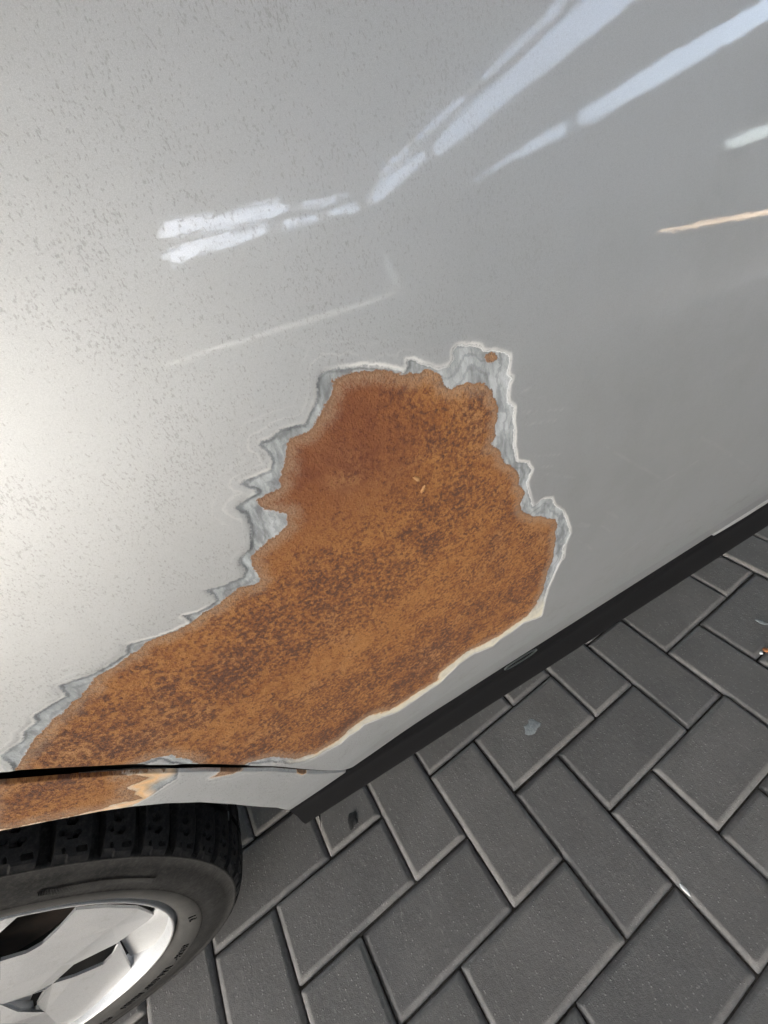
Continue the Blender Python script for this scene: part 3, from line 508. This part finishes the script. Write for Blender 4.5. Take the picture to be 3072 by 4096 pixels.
# ---- black rocker under the door
e0 = cap[0]; e1 = cap[1]
rp = [(-.0500, ZB+.012), (-.050, ZB-.0025), (-.0575, ZB-.0065), (-.0590, ZB-.020), (-.0560, ZB-.035), (-.049, ZB-.075), (-.043, ZB-.120), (-.038, ZB-.150), (-.034, ZB-.168), (-.028, ZB-.175), (-.012, ZB-.177), (.10, ZB-.17)]
rk = []; xk = np.linspace(0, 1, 60)
lowx = DATA['rocklow'][0]
for t in xk:
    for (y, z) in rp:
        fr = min(1, max(0, (ZB-z)/.17)); x0 = e0[0]+(lowx-e0[0])*fr+(.07 if z > ZB+.001 else 0)
        x = x0+(1.9-x0)*t**1.5; dz = 0
        w_ = 1-fr; rk.append((x, y+w_*float(S(x, ZB)-S(.4, ZB))-.004*w_, z+w_*float(dzb(x))))
rocker = link('rocker_trim', mesh('rocker_trim', rk, [tuple(f) for f in grid_faces(60, len(rp))], True), TRIM, car)
rc = [rk[i] for i in range(len(rp))]; rc2 = [(p[0]+.006, p[1]+.02, p[2]) for p in rc]
link('end_cap', mesh('end_cap', rc+rc2, [(i, i+1, len(rp)+i+1, len(rp)+i) for i in range(len(rp)-1)], True), TRIM, rocker)
# sill sliver seen under the door hem towards the front
sv = []
for x in np.linspace(.43, 1.2, 30): zb_ = ZB+float(dzb(x)); e_ = min(1, (x-.43)/.06); sv += [(x, -.0585, zb_+.001), (x, -.0655, zb_-.0010-.0040*e_), (x, -.060, zb_-.0015-.0055*e_)]
link('sill_edge', mesh('sill_edge', sv, [tuple(f) for f in grid_faces(30, 3)], True), ALLOY, car)
# oval drain plug
p0, p1 = [Vector(p) for p in DATA['plug']]; ctr = (p0+p1)/2; half = (p1-p0).length/2; pv = []; npg = 40
for i in range(npg):
    t = 2*math.pi*i/npg; ex = half*math.copysign(abs(math.cos(t))**.7, math.cos(t)); ez = .0042*math.sin(t)
    cx, cz = ctr.x+ex, ctr.z+.0035+ez+(p1.z-p0.z)*.5*math.cos(t)
    for j in range(6):
        b = 2*math.pi*j/6; pv.append((cx+.0007*math.cos(b)*math.cos(t), ctr.y+.0007*math.sin(b), cz+.0007*math.cos(b)*math.sin(t)))
pf = [(i*6+j, ((i+1) % npg)*6+j, ((i+1) % npg)*6+(j+1) % 6, i*6+(j+1) % 6) for i in range(npg) for j in range(6)]
link('drain_plug', mesh('drain_plug', pv, pf, True), CLEARP, rocker)
# ---- what the frame cuts off: rest of the body, as plain shells
def flat_attr(me, d=50.):
    n = len(me.vertices)
    for nme, val in (('din', d), ('dout', d), ('orange', 0.)): me.attributes.new(nme, 'FLOAT', 'POINT').data.foreach_set('value', [val]*n)
    return me
def body_panel(name, x0, x1, z0, z1, lab=None):
    xa = np.linspace(x0, x1, 12); za = np.linspace(z0, z1, 40); v = [(x, float(S(x, z)), z) for x in xa for z in za]
    o = link(name, flat_attr(mesh(name, v, [tuple(f) for f in grid_faces(12, 40)], True)), BODY, car)
    if lab: o['label'] = lab
    return o
body_panel('front_door', .956, 1.9, ZB, 1.02)
# rear quarter above the arch
v = []; xa = np.linspace(-1.35, -.486, 40); za = np.linspace(0, 1, 30)
for x in xa:
    zb = HZ+math.sqrt(max(.462**2-(x-HX)**2, 0)) if abs(x-HX) < .462 else .33
    for t in za: z = zb+(1.02-zb)*t; v.append((x, float(S(x, z))+.001, z))
link('rear_wing', flat_attr(mesh('rear_wing', v, [tuple(f) for f in grid_faces(40, 30)], True)), BODY, car)
yt = float(prof(1.02)); v = []
for x in (-1.35, 1.9): v += [(x, yt, 1.02), (x, yt+.02, 1.03), (x, yt+.22, 1.42), (x, yt+.35, 1.47), (x, yt+1.2, 1.47), (x, yt+1.6, 1.0), (x, yt+1.62, .35)]
gl = link('side_window', mesh('side_window', [v[1], v[8], v[9], v[2]], [(0, 1, 2, 3)]), simple('tinted_glass', (.02, .025, .025), .05), car)
link('roof_panel', flat_attr(mesh('roof_panel', [v[i] for i in (2, 3, 4, 5, 6, 9, 10, 11, 12, 13)], [(0, 5, 6, 1), (1, 6, 7, 2), (2, 7, 8, 3), (3, 8, 9, 4)])), BODY, car)
link('belt_moulding', mesh('belt_moulding', [(-1.35, yt, 1.02), (1.9, yt, 1.02), (1.9, yt+.02, 1.032), (-1.35, yt+.02, 1.032)], [(0, 1, 2, 3)]), TRIM, car)
link('floor_light_block', boxmesh('floor_light_block', -.06, 1.9, .02, 1.6, .24, .27), DARK, car)
link('floor_light_block', boxmesh('floor_light_block', -1.35, 1.9, .26, 1.6, .28, .9), DARK, car)  # unseen dark box added inside the body to keep light from coming through
# wheel well liner
wv = []
for i in range(41):
    a_ = R(-20+220*i/40)
    for r_, y in ((.405, -.03), (.415, .0), (.415, .26)): wv.append((HX+r_*math.cos(a_), y, HZ+r_*math.sin(a_)))
link('wheel_well_liner', mesh('wheel_well_liner', wv, [tuple(f) for f in grid_faces(41, 3)], True), DARK, car)
# ---------------------------------------------------------------- wheel
WYP = -.2383+.2            # plane of the tyre side wall
wheel = thing('wheel', '', ''); del wheel['category']; del wheel['label']; wheel.parent = car; wheel.location = (HX, WYP, HZ)
def revolve(name, pr, n, mat, parent, smooth=True):
    v = [(r*math.cos(2*math.pi*i/n), y, r*math.sin(2*math.pi*i/n)) for i in range(n) for r, y in pr]
    me = mesh(name, v, [tuple(f) for f in grid_faces(n, len(pr), wrap=True)], smooth); o = link(name, me, mat, parent); return o
tyre = revolve('tyre', [(.2262, .010), (.2268, .004), (.2285, .0005), (.2330, -.0030), (.2400, -.0062), (.2510, -.0076), (.2525, -.0066), (.2545, -.0060), (.2620, -.0066), (.2700, -.0055), (.2800, -.0032), (.2895, -.0002), (.2905, -.0014), (.2930, -.0014), (.2940, .0010), (.2925, .0040), (.2925, .012), (.2945, .03), (.296, .06), (.297, .10), (.296, .14), (.293, .19), (.28, .205), (.25, .21), (.22, .20)], 220, RUBBER, wheel)
tyre.data.materials.append(BEADM)
npf = 24
for p in tyre.data.polygons:
    r_ = math.hypot(p.center.x, p.center.z)
    if r_ < .2518 and p.center.y < .05: p.material_index = 1
# fine moulded hatching in an arc on the side wall
hv, hf = [], []
for (a0, a1, r0, r1, n_) in ((R(11), R(33), .2625, .2715, 95),):
    for i in range(n_):
        a_ = a0+(a1-a0)*i/n_; w_ = (a1-a0)/n_*.30; o = len(hv)
        ra, rb = r0+.002*math.sin(i*.07), r1-.004*abs(i/n_-.5)
        for rr__, aa in ((ra, a_-w_), (rb, a_-w_+.012), (rb, a_+w_+.012), (ra, a_+w_)): hv.append((rr__*math.cos(aa), -.0071 if rr__ < .262 else -.0064, rr__*math.sin(aa)))
        for rr__, aa in ((ra, a_), (rb, a_+.012)): hv.append((rr__*math.cos(aa), -.0075 if rr__ < .262 else -.0070, rr__*math.sin(aa)))
        hf += [(o, o+1, o+5, o+4), (o+4, o+5, o+2, o+3)]
link('side_wall_ribs', mesh('side_wall_ribs', hv, hf), RUBBER, wheel)['kind'] = 'stuff'
# shoulder tread blocks with zigzag sipes
def block(row):
    na, nb = 26, 26; half = R(2.75) if row == 0 else R(2.7)
    if row == 0: path = [(.2935, -.0012), (.2975, .0022), (.3005, .0075), (.3035, .016), (.3060, .028), (.3078, .044)]
    else: path = [(.3085, .052), (.3092, .066), (.3095, .078)]
    P = resample(np.array(path), nb-4); v = []; aa = np.linspace(-1, 1, na)
    for i in range(na):
        a_ = aa[i]
        for j in range(nb):
            jj = min(max(j-2, 0), nb-5); r_, y = P[jj]; t = jj/(nb-5); an = a_*half; d = 0
            if i in (0, na-1) or j in (0, nb-1): d = .0085
            elif i in (1, na-2) or j in (1, nb-2): d = .0004
            if row == 0 and 1 < i < na-2:
                z1 = .30+.10*math.copysign(1, math.sin(a_*5.5+1)); z2 = .52+.08*math.copysign(1, math.sin(a_*6.5))
                if -.75 < a_ < .55 and abs(t-z1) < .034: d += .0042
                if -.35 < a_ < .8 and abs(t-z2) < .034: d += .0045
                if t < .12 and a_ > .2: d += .0008
                if .60 < t < .72 and -.1 < a_ < .35: d += .004
            if row and abs(math.sin(a_*4.)*.25+.5-t) < .05: d += .002
            if row == 0: an += .018*t
            r2_ = r_-d*(.35+.65*min(1, t*3)) ; y2 = y+d*(.75 if t < .3 else .0)
            v.append((r2_*math.cos(an), y2, r2_*math.sin(an)))
    return mesh('tread_block', v, [tuple(f) for f in grid_faces(na, nb)], False)
for row in (0, 1):
    bm_ = block(row); bm_.materials.append(TREADM)
    for i in range(51):
        o = link('tread_block', bm_, None, wheel); o.rotation_euler = (0, -R(360/51*(i+.42)), 0)
# embossed letters round the bead
def letter_arc(txt, r_, a0, size, step, y, mat, flip=False, rot=0):
    cv = bpy.data.curves.new('lettering', 'FONT'); cv.body = txt; cv.size = size; cv.extrude = .0006; cv.space_character = 1.05
    o = bpy.data.objects.new('tmp', cv); COL.objects.link(o); dg = C.evaluated_depsgraph_get(); me = bpy.data.meshes.new_from_object(o.evaluated_get(dg)); bpy.data.objects.remove(o)
    me.name = 'lettering'; w_ = np.zeros(len(me.vertices)*3); me.vertices.foreach_get('co', w_); w_ = w_.reshape(-1, 3)
    an = a0+w_[:, 0]/r_; rr__ = r_-w_[:, 1]
    nv = np.stack([rr__*np.cos(an), y-w_[:, 2], rr__*np.sin(an)], 1); me.vertices.foreach_set('co', nv.astype(np.float32).ravel()); me.update()
    me.materials.clear(); me.materials.append(mat); return link('lettering', me, None, wheel)
letter_arc('HIVIN .AUB VTA', .2485, R(-77), .0125, 0, -.0072, TREADM)
letter_arc('ACEB', .2485, R(-87), .0105, 0, -.0072, TREADM)
letter_arc('- HOMB', .2475, R(-52), .0115, 0, -.0070, TREADM)
letter_arc('2 1', .2475, R(-25), .0125, 0, -.0070, TREADM)
# ---- alloy rim
rim = revolve('rim', [(.2265, .008), (.2240, .0075), (.2238, .0005), (.2228, -.0010), (.2212, -.0010), (.2202, .0010), (.2190, .0060), (.2180, .0110), (.2160, .0170), (.2120, .030)], 200, ALLOY, wheel)
revolve('rim_barrel', [(.2120, .030), (.2090, .05), (.2050, .12), (.2050, .19)], 120, DARK, wheel)  # alloy barrel coloured near black to hold the shade inside the wheel
V_ = DATA['rim']
GROUPS = [
 [('a1', 'am', 'r1', 'l1'), ('am', 'a2', 'r2', 'r1'), ('r1', 'r2', 'rj'), ('a2', 'b1', 'r2'), ('l1', 'r1', 'rj', 'l2'), ('l2', 'rj', 'l3'), ('l3', 'rj', 're', 'l4'), ('l4', 're', 'b3')],
 [('rj', 'r2', 'b1', 're2'), ('rj', 're2', 're'), ('re2', 'b1', 'b2', 're3'), ('re2', 're3', 're'), ('re3', 'b2', 'b3', 're')],
 [('a2', 's1', 's2', 'b1'), ('b1', 's2', 's3', 'b2'), ('b2', 's3', 's4', 's5'), ('b2', 's5', 's6', 'b3'), ('s5', 'k1', 'k2', 's6')],
 [('e1', 'd1', 'g2', 'g1'), ('e1', 'g1', 't2', 't1'), ('s2', 'e1', 't1'), ('t2', 'g1', 'g4', 't3'), ('t3', 'g4', 'g3', 's4'), ('s4', 'g3', 'k4', 'g5'), ('k1', 's5', 'g5')],
 [('g1', 'g2', 'h2', 'g4')], [('g4', 'h2', 'h1', 'g3')],
 [('g3', 'h1', 'h3', 'h5'), ('g3', 'h5', 'k3', 'k4'), ('k2', 'k3', 'h5', 's6'), ('s6', 'h5', 'h3', 'h6')], [('h1', 'h2', 'h4')]]
V_['re2'] = [(V_['rj'][0]*.5+V_['re'][0]*.5), (V_['rj'][1]*.5+V_['re'][1]*.5), (V_['rj'][2]+V_['re'][2])/2]
V_['re3'] = [(V_['rj'][0]*.25+V_['re'][0]*.75), (V_['rj'][1]*.25+V_['re'][1]*.75), V_['rj'][2]*.25+V_['re'][2]*.75]
def spokes(name, rotn):
    bm = bmesh.new()
    for g in GROUPS:                                        # every facet group keeps its own vertices, so its border stays a crisp edge
        vd = {}
        for f in g:
            for q_ in f:
                if q_ not in vd: vd[q_] = bm.verts.new((V_[q_][0], V_[q_][2], V_[q_][1]))
            fc = bm.faces.new([vd[q_] for q_ in f]); fc.normal_update()
            if fc.normal.y > 0: fc.normal_flip()
            fc.smooth = False
    bmesh.ops.triangulate(bm, faces=bm.faces[:])
    me = bpy.data.meshes.new(name); bm.to_mesh(me); bm.free()
    o = link(name, me, ALLOY, wheel); o.rotation_euler = (0, rotn, 0)
    m = o.modifiers.new('thick', 'SOLIDIFY'); m.thickness = .003; m.offset = -1
    return o
for q in range(3): spokes('spoke', q*2*math.pi/3)
# pocket floor disc between the spokes, meets the barrel
PK = DATA['pocket']; pc = []
a0, a1 = R(-13.5), R(-64)
arc = [(.2185*math.cos(a0+(a1-a0)*i/16), .012, .2185*math.sin(a0+(a1-a0)*i/16)) for i in range(17)]
inner = [V_['s1'], V_['s2'], V_['e1'], V_['d1']]; inner3 = resample(np.array([(p[0], p[1]) for p in inner]), 17); dep = np.linspace(.030, .024, 17)
pv = []
for i in range(17):
    A0 = Vector(arc[i]); B0 = Vector((inner3[i][0], dep[i], inner3[i][1]))
    for t in (0, .12, .35, .7, 1): pv.append(tuple(A0.lerp(B0, t)+Vector((0, .0012*math.sin(math.pi*t), 0))))
pm = mesh('rim_pocket', pv, [tuple(f) for f in grid_faces(17, 5)], True)
for q in range(3):
    o = link('rim_pocket', pm, ALLOY, wheel); o.rotation_euler = (0, q*2*math.pi/3, 0)
hub = revolve('hub', [(.0, .0), (.03, -.001), (.034, .004), (.060, .006), (.074, .012), (.072, .016)], 48, ALLOY, wheel)
revolve('brake_disc', [(.05, .085), (.135, .085), (.137, .088), (.137, .10), (.05, .10)], 64, IRON, wheel)
revolve('wheel_shade_disc', [(.0, .125), (.204, .125), (.204, .14)], 48, DARK, wheel)  # black disc added behind the spokes as the shade between them
